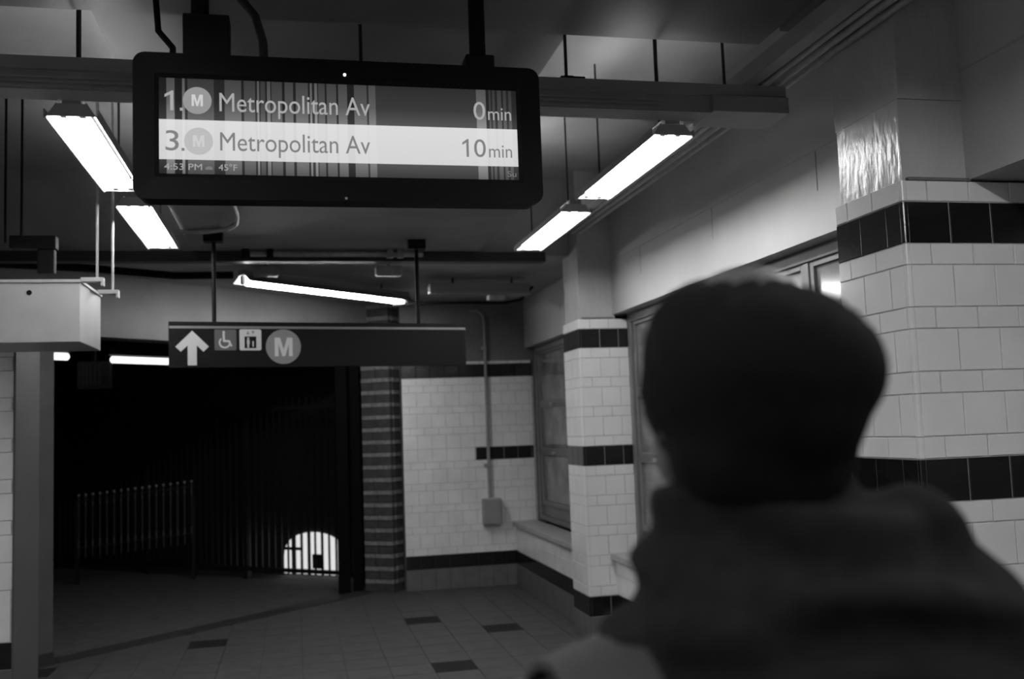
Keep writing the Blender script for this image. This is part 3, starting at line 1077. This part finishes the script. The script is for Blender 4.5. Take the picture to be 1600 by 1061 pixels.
# wheelchair figure
y2, y3 = -0.0036, -0.0022
w = MB()
w.prism([(0.351 + 0.0085 * math.cos(2 * PI * k / 14), 2.411 + 0.0085 * math.sin(2 * PI * k / 14)) for k in range(14)], y2, y3, Mg)
w.prism([(0.343, 2.402), (0.357, 2.402), (0.359, 2.358), (0.390, 2.356), (0.404, 2.322), (0.411, 2.326), (0.400, 2.312), (0.392, 2.318), (0.381, 2.343), (0.346, 2.345)], y2, y3, Mg)
arc = [(0.357 + 0.039 * math.cos(math.radians(a)), 2.340 + 0.039 * math.sin(math.radians(a))) for a in range(125, 342, 12)]
arci = [(0.357 + 0.028 * math.cos(math.radians(a)), 2.340 + 0.028 * math.sin(math.radians(a))) for a in range(340, 124, -12)]
n = len(arc)
for i in range(n - 1):
    j = len(arci) - 1 - i
    w.prism([arc[i], arc[i + 1], arci[max(j - 1, 0)], arci[j]], y2, y3, Mg)
w.build('wheelchair_figure', 'sign_white', wp)
ep = MB().prism(rrect(0.455, 0.600, 2.287, 2.431, 0.012), yy0, yy1, Mg).build('elevator_symbol', 'sign_white', sg)
MB().box(0.488, 0.566, y2, y3, 2.302, 2.382, Mg).build('elevator_car', 'sign_black', ep)
g = MB()
g.prism([(0.512 + 0.007 * math.cos(2 * PI * k / 12), 2.369 + 0.007 * math.sin(2 * PI * k / 12)) for k in range(12)], -0.005, y2, Mg)
g.box(0.503, 0.521, -0.005, y2, 2.330, 2.360, Mg)
g.box(0.506, 0.518, -0.005, y2, 2.305, 2.330, Mg)
g.box(0.540, 0.549, -0.005, y2, 2.312, 2.350, Mg)
g.build('elevator_figure', 'sign_white', ep)
for cx in (0.511, 0.545):
    MB().prism([(cx - 0.011, 2.396), (cx + 0.011, 2.396), (cx, 2.420)] if cx < 0.53 else [(cx - 0.011, 2.420), (cx, 2.396), (cx + 0.011, 2.420)], y2, y3, Mg).build('elevator_arrow', 'sign_grey', ep)
lb_ = disc('route_bullet', 'sign_grey', sg, 0.750, 2.312, 0.120, yy0, yy1, Mg)
letter_m('sign_white', lb_, 0.690, 0.812, 2.246, 2.374, -0.0036, -0.0022, Mg)
for u in (0.293, 1.735):
    p = Mg @ Vector((u, 0.022, 2.48))
    MB().tube([(p.x, p.y, 2.47), (p.x, p.y, 3.06)], 0.0145, 12).build('hanger_pole', 'black_metal', sg, smooth=True)
    MB().bbox(p.x - 0.065, p.x + 0.065, p.y - 0.05, p.y + 0.05, 3.030, 3.098, 0.004).build('ceiling_bracket', 'black_metal', sg)

# ------------------------------------------------------------------ outside, seen through the opening
F0, F1 = Vector((-3.2, 14.9, 0)), Vector((0.75, 11.45, 0))
fd = (F1 - F0)
fl = fd.length
fa = math.atan2(fd.y, fd.x)
Mf = Matrix.Translation(F0) @ Matrix.Rotation(fa, 4, 'Z')
fe = empty('picket_fence', tuple((F0 + F1) / 2))
tag(fe, 'black steel picket fence closing the dark platform', 'fence')
MB().box(0, fl, -0.02, 0.02, 0.10, 0.145, Mf).build('bottom_rail', 'fence_metal', fe)
MB().box(0, fl, -0.02, 0.02, 2.0, 2.045, Mf).build('top_rail', 'fence_metal', fe)
pk = None
npk = int(fl / 0.102)
for k in range(npk):
    if pk is None:
        pk = MB().box(-0.009, 0.009, -0.009, 0.009, 0.09, 2.15).build('picket', 'fence_metal')
        o = pk
    else:
        o = pk.copy()
        C.objects.link(o)
    o.matrix_basis = Mf @ Matrix.Translation(Vector((0.05 + k * 0.102, 0, 0)))
    put(o, fe)
for k in range(4):
    u = 0.03 + k * (fl - 0.06) / 3
    MB().box(u - 0.03, u + 0.03, -0.03, 0.03, 0, 2.2, Mf).build('post', 'fence_metal', fe)

# stair railing in front of the fence, pale knobs and bands stand in for glints
Q0, Q1 = Vector((-2.62, 13.15, 0)), Vector((-1.20, 12.9, 0))
rd = Q1 - Q0
rl = rd.length
ra = math.atan2(rd.y, rd.x)
Mr = Matrix.Translation(Q0) @ Matrix.Rotation(ra, 4, 'Z')
sr = empty('stair_railing', tuple((Q0 + Q1) / 2))
tag(sr, 'dim railing of thin pickets rising to the right on the dark platform', 'railing')
rise = 0.13
for (zr, nm) in ((0.99, 'handrail'), (0.42, 'lower_rail')):
    MB().tube([Mr @ Vector((0, 0, zr)), Mr @ Vector((rl, 0, zr + rise))], 0.014, 8).build(nm, 'fence_metal', sr)
nr = 17
for k in range(nr):
    u = 0.04 + k * (rl - 0.08) / (nr - 1)
    zz = rise * u / rl
    o = MB().tube([Mr @ Vector((u, -0.01, 0.30 + zz)), Mr @ Vector((u, -0.01, 1.04 + zz))], 0.007, 6).build('picket', 'fence_far', sr)
    b = MB()
    bm = bmesh.new()
    bmesh.ops.create_icosphere(bm, subdivisions=1, radius=0.017)
    b.bm(bm, Mr @ Matrix.Translation(Vector((u, -0.01, 1.055 + zz))))
    b.build('glint_knob', 'steel_mid', o, smooth=True)
    MB().tube([Mr @ Vector((u, -0.012, 0.43 + zz)), Mr @ Vector((u, -0.012, 0.50 + zz))], 0.011, 6).build('glint_band', 'panel_grey', o)
    MB().tube([Mr @ Vector((u, -0.012, 0.93 + zz)), Mr @ Vector((u, -0.012, 0.955 + zz))], 0.011, 6).build('glint_band', 'panel_grey', o)
for u in (0.02, rl - 0.02):
    MB().box(u - 0.02, u + 0.02, -0.02, 0.02, 0, 1.0, Mr).build('post', 'fence_metal', sr)

# lit arched opening in the low building just beyond the fence, seen between the pickets
fb = empty('far_building', tuple(Mf @ Vector((fl / 2, 0.6, 0))))
tag(fb, 'black building beyond the fence with one lit arched window near the ground', 'building')
MB().box(-4.0, fl + 0.12, 0.45, 0.75, -0.2, 3.1, Mf).build('wall', 'far_wall', fb)
apts = [(4.62, 0.015)]
for k in range(13):
    a = PI * k / 12
    apts.append((4.155 + 0.465 * math.cos(a), 0.22 + 0.30 * math.sin(a) ** 0.8))
apts.append((3.69, 0.015))
ap = MB().prism(apts, 0.42, 0.449, Mf).build('lit_window', 'lit_pane', fb)
for xx in (3.84, 3.98, 4.10, 4.30):
    MB().box(xx - 0.013, xx + 0.013, 0.40, 0.42, 0.015, 0.54, Mf).build('glazing_bar', 'far_wall', ap)
MB().box(3.69, 3.98, 0.40, 0.42, 0.30, 0.335, Mf).build('glazing_bar', 'far_wall', ap)
MB().box(4.16, 4.29, 0.39, 0.42, 0.09, 0.26, Mf).build('dark_object', 'far_wall', ap)
# vent under the platform canopy
sv = empty('louvred_vent', (-2.0, 11.4, 2.35))
tag(sv, 'dim louvred vent hanging outside below the platform tubes', 'vent')
MB().bbox(-2.26, -1.92, 11.4, 11.5, 2.27, 2.57, 0.005).build('case', 'fence_metal', sv)
for k in range(6):
    MB().box(-2.245 + k * 0.04, -2.225 + k * 0.04, 11.385, 11.402, 2.31, 2.54).build('louvre', 'fence_far', sv)
MB().tube([(-2.09, 11.45, 2.56), (-2.09, 11.45, 3.15)], 0.012, 8).build('hanger_rod', 'fence_metal', sv)

# ------------------------------------------------------------------ the person
HC = Vector((0.404, 0.855, 1.728))


def blob_mesh(name, parts, m, parent, voxel=0.011, smooth_it=6, fn=None):
    """parts: ('e', centre, radii, rotation) ellipsoids, ('c', a, b, ra, rb) tapered limbs, ('t', centre, R, r, rot, sx, sy) rings.  Merged to one skin."""
    mb = MB()
    for p in parts:
        if p[0] == 'e':
            bm = bmesh.new()
            bmesh.ops.create_icosphere(bm, subdivisions=3, radius=1.0)
            rot = p[3].to_matrix().to_4x4() if len(p) > 3 else Matrix.Identity(4)
            mb.bm(bm, Matrix.Translation(Vector(p[1])) @ rot @ Matrix.Diagonal((*p[2], 1)))
        elif p[0] == 'c':
            a, b = Vector(p[1]), Vector(p[2])
            ra_, rb_ = p[3], p[4]
            n = 7
            pts, rs = [], []
            d = (b - a).normalized()
            for k in range(4):
                t = k / 4
                pts.append(a - d * ra_ * math.cos(t * PI / 2))
                rs.append(max(ra_ * math.sin(t * PI / 2), 0.001))
            for k in range(n + 1):
                pts.append(a.lerp(b, k / n))
                rs.append(ra_ + (rb_ - ra_) * k / n)
            for k in range(3, -1, -1):
                t = k / 4
                pts.append(b + d * rb_ * math.cos(t * PI / 2))
                rs.append(max(rb_ * math.sin(t * PI / 2), 0.001))
            mb.tube(pts, rs, 14)
        elif p[0] == 't':
            c, R_, r_, rot = Vector(p[1]), p[2], p[3], p[4].to_matrix().to_4x4()
            sx, sy = (p[5], p[6]) if len(p) > 5 else (1, 1)
            M_ = Matrix.Translation(c) @ rot
            nu, nv = 40, 14
            vs, fs = [], []
            for i in range(nu):
                a = 2 * PI * i / nu
                for j in range(nv):
                    b = 2 * PI * j / nv
                    vs.append(M_ @ Vector(((R_ * sx + r_ * math.cos(b)) * math.cos(a), (R_ * sy + r_ * math.cos(b)) * math.sin(a), r_ * math.sin(b))))
            for i in range(nu):
                for j in range(nv):
                    fs.append((i * nv + j, ((i + 1) % nu) * nv + j, ((i + 1) % nu) * nv + (j + 1) % nv, i * nv + (j + 1) % nv))
            mb.add(vs, fs)
    o = mb.build(name, m, None)
    md = o.modifiers.new('r', 'REMESH')
    md.mode = 'VOXEL'
    md.voxel_size = voxel
    ms = o.modifiers.new('s', 'SMOOTH')
    ms.iterations = smooth_it
    ms.factor = 0.5
    dg = bpy.context.evaluated_depsgraph_get()
    me = bpy.data.meshes.new_from_object(o.evaluated_get(dg))
    o.modifiers.clear()
    old = o.data
    o.data = me
    bpy.data.meshes.remove(old)
    if fn:
        nrm = [v.normal.copy() for v in me.vertices]
        for v, nn in zip(me.vertices, nrm):
            v.co = fn(v.co, nn)
    me.shade_smooth()
    put(o, parent)
    return o


ps = empty('person', (0.43, 0.86, 0.0))
tag(ps, 'person seen from behind in dark knit cap, scarf and coat, looking up', 'person')
hrot = Euler((math.radians(14), 0, math.radians(10)), 'XYZ')   # face lifted, turned a little left
Mh = Matrix.Translation(HC) @ hrot.to_matrix().to_4x4()


def hp(x, y, z):
    return Mh @ Vector((x, y, z))


# skin: head, face, neck, hands: one continuous figure under the clothes
sk = [('e', hp(0, -0.005, 0.015), (0.076, 0.096, 0.100), hrot), ('e', hp(0, 0.035, -0.055), (0.060, 0.062, 0.068), hrot),
      ('c', hp(0, 0.090, -0.005), hp(0, 0.108, -0.038), 0.009, 0.015), ('e', hp(0, 0.082, -0.098), (0.030, 0.022, 0.022), hrot),
      ('e', hp(0, 0.093, -0.066), (0.024, 0.010, 0.007), hrot), ('e', hp(0, 0.093, -0.077), (0.022, 0.010, 0.007), hrot),
      ('e', hp(-0.030, 0.086, 0.020), (0.022, 0.010, 0.006), hrot), ('e', hp(0.030, 0.086, 0.020), (0.022, 0.010, 0.006), hrot),
      ('e', hp(-0.078, -0.002, -0.020), (0.008, 0.020, 0.032), hrot), ('e', hp(0.078, -0.002, -0.020), (0.008, 0.020, 0.032), hrot),
      ('c', hp(0, -0.010, -0.05), (0.43, 0.855, 1.50), 0.058, 0.068),
      ('e', (0.43, 0.86, 1.36), (0.17, 0.10, 0.14)), ('c', (0.43, 0.86, 1.30), (0.43, 0.86, 0.95), 0.13, 0.13)]
for s in (-1, 1):
    sx = 0.43 + s * 0.195
    sk += [('c', (sx, 0.86, 1.43), (sx + s * 0.06, 0.85, 1.14), 0.048, 0.040), ('c', (sx + s * 0.06, 0.85, 1.14), (sx + s * 0.02, 0.98, 0.93), 0.040, 0.028),
           ('e', (sx - s * 0.0, 1.03, 0.86), (0.040, 0.020, 0.050)), ('c', (0.43 + s * 0.09, 0.86, 0.92), (0.43 + s * 0.10, 0.87, 0.48), 0.085, 0.055),
           ('c', (0.43 + s * 0.10, 0.87, 0.48), (0.43 + s * 0.105, 0.85, 0.08), 0.055, 0.038), ('c', (0.43 + s * 0.105, 0.84, 0.04), (0.43 + s * 0.115, 0.99, 0.03), 0.030, 0.026)]
    for k in range(4):
        bx_ = sx + (k - 1.5) * 0.017
        sk.append(('c', (bx_, 1.045, 0.825), (bx_, 1.055, 0.765 + abs(k - 1.3) * 0.008), 0.0085, 0.007))
    sk.append(('c', (sx - s * 0.035, 1.035, 0.87), (sx - s * 0.052, 1.05, 0.825), 0.011, 0.008))
bodyo = blob_mesh('body', sk, 'skin', ps, 0.0085, 3)
for s in (-1, 1):
    b = MB()
    bm = bmesh.new()
    bmesh.ops.create_icosphere(bm, subdivisions=2, radius=0.010)
    b.bm(bm, Matrix.Translation(hp(s * 0.030, 0.083, 0.006)))
    b.build('eye', 'hair', bodyo, smooth=True)


def knit_fn(co, n):
    l = Mh.inverted() @ co
    a = math.atan2(l.y, l.x)
    return co + n * (0.0009 * math.sin(a * 60) + 0.0025 * noise.noise(co * 18))


# knit cap pulled low, crown slouching backwards
cap = [('e', hp(0.0, -0.012, 0.008), (0.096, 0.124, 0.102), hrot), ('e', hp(0.004, -0.045, 0.030), (0.094, 0.092, 0.074), hrot),
       ('e', hp(0.0, 0.01, 0.042), (0.082, 0.100, 0.064), hrot), ('e', hp(0.0, -0.040, -0.045), (0.088, 0.078, 0.085), hrot)]
cp = blob_mesh('knit_cap', cap, 'knit', ps, 0.008, 8, knit_fn)
# open the cap at the face: cut away everything in front of and below the brow
me = cp.data
bm = bmesh.new()
bm.from_mesh(me)
Mi = Mh.inverted()
kill = [v for v in bm.verts if ((Mi @ v.co).y > 0.045 - 0.0 and (Mi @ v.co).z < 0.032) or (Mi @ v.co).z < -0.095]
bmesh.ops.delete(bm, geom=kill, context='VERTS')
bm.to_mesh(me)
bm.free()
me.shade_smooth()
md = cp.modifiers.new('thick', 'SOLIDIFY')
md.thickness = 0.006
md.offset = -1
hr = [('e', hp(0.0, -0.035, -0.085), (0.078, 0.066, 0.070), hrot), ('e', hp(0.01, -0.050, -0.13), (0.075, 0.055, 0.06), hrot)]
blob_mesh('hair', hr, 'hair', ps, 0.009, 6)


def fold_fn(co, n):
    f = 0.010 * math.sin(co.z * 95 + 5 * noise.noise(co * 6) + co.x * 12) + 0.012 * noise.noise(co * 11)
    return co + n * f


E_ = lambda a, b, c=0: Euler((math.radians(a), math.radians(b), math.radians(c)), 'XYZ')
sc = [('t', (0.430, 0.855, 1.628), 0.057, 0.036, E_(10, 4), 1.05, 1.05), ('t', (0.448, 0.855, 1.580), 0.082, 0.046, E_(4, 6), 1.15, 1.0),
      ('t', (0.472, 0.855, 1.540), 0.106, 0.048, E_(-4, 5), 1.12, 0.98), ('t', (0.466, 0.858, 1.490), 0.134, 0.050, E_(3, 3), 1.12, 0.9),
      ('e', (0.550, 0.83, 1.585), (0.074, 0.070, 0.042), E_(0, 14)), ('e', (0.455, 0.77, 1.53), (0.10, 0.055, 0.06), E_(0, 0)),
      ('e', (0.46, 0.86, 1.50), (0.135, 0.11, 0.08), E_(0, 0))]
blob_mesh('scarf', sc, 'scarf', ps, 0.011, 6, fold_fn)


def coat_fn(co, n):
    return co + n * (0.010 * noise.noise(co * 7) + 0.004 * math.sin(co.z * 40 + 6 * noise.noise(co * 4)))


ct = [('e', (0.43, 0.86, 1.38), (0.235, 0.135, 0.125)), ('c', (0.43, 0.86, 1.32), (0.43, 0.865, 0.80), 0.165, 0.175),
      ('e', (0.335, 0.865, 1.30), (0.12, 0.13, 0.19)), ('e', (0.525, 0.865, 1.30), (0.12, 0.13, 0.19)),
      ('e', (0.34, 0.865, 0.9), (0.13, 0.15, 0.22)), ('e', (0.52, 0.865, 0.9), (0.13, 0.15, 0.22))]
for s in (-1, 1):
    sx = 0.435 + s * 0.208
    ct += [('c', (sx, 0.86, 1.412), (sx + s * 0.055, 0.85, 1.15), 0.078, 0.064), ('c', (sx + s * 0.055, 0.85, 1.15), (sx + s * 0.02, 0.975, 0.94), 0.064, 0.050)]
blob_mesh('coat', ct, 'coat', ps, 0.014, 8, coat_fn)
tr = []
for s in (-1, 1):
    tr += [('c', (0.43 + s * 0.09, 0.86, 0.88), (0.43 + s * 0.10, 0.87, 0.48), 0.105, 0.078), ('c', (0.43 + s * 0.10, 0.87, 0.48), (0.43 + s * 0.105, 0.855, 0.11), 0.078, 0.062)]
tr.append(('e', (0.43, 0.86, 0.90), (0.17, 0.12, 0.12)))
blob_mesh('trousers', tr, 'trousers', ps, 0.013, 6)
for s in (-1, 1):
    blob_mesh('shoe', [('c', (0.43 + s * 0.105, 0.83, 0.05), (0.43 + s * 0.12, 1.03, 0.042), 0.046, 0.040), ('c', (0.43 + s * 0.105, 0.83, 0.10), (0.43 + s * 0.105, 0.835, 0.06), 0.052, 0.048)], 'shoe', ps, 0.009, 4)
# pale bag strap over the left shoulder
stp = MB()
path = []
for k in range(15):
    a = math.radians(-25 + 230 * k / 14)
    path.append(Vector((0.250, 0.862 - 0.155 * math.cos(a), 1.350 + 0.146 * math.sin(a))))
wst = 0.036
vs, fs = [], []
for i, p in enumerate(path):
    c = Vector((0.250, 0.862, 1.350))
    nrm = (p - c).normalized()
    for dx, dn_ in ((-wst, 0), (wst, 0.004), (wst, 0.012), (-wst, 0.008)):
        vs.append(p + Vector((dx, 0, -dx * -0.28)) + nrm * dn_)
for i in range(len(path) - 1):
    for k in range(4):
        fs.append((i * 4 + k, i * 4 + (k + 1) % 4, (i + 1) * 4 + (k + 1) % 4, (i + 1) * 4 + k))
stp.add(vs, fs)
so_ = stp.build('bag_strap', 'strap', ps, smooth=True)
so_['label'] = 'pale grey strap'

# ---------------------------------------------------------------- nothing below needs an origin fix
bpy.context.view_layer.update()
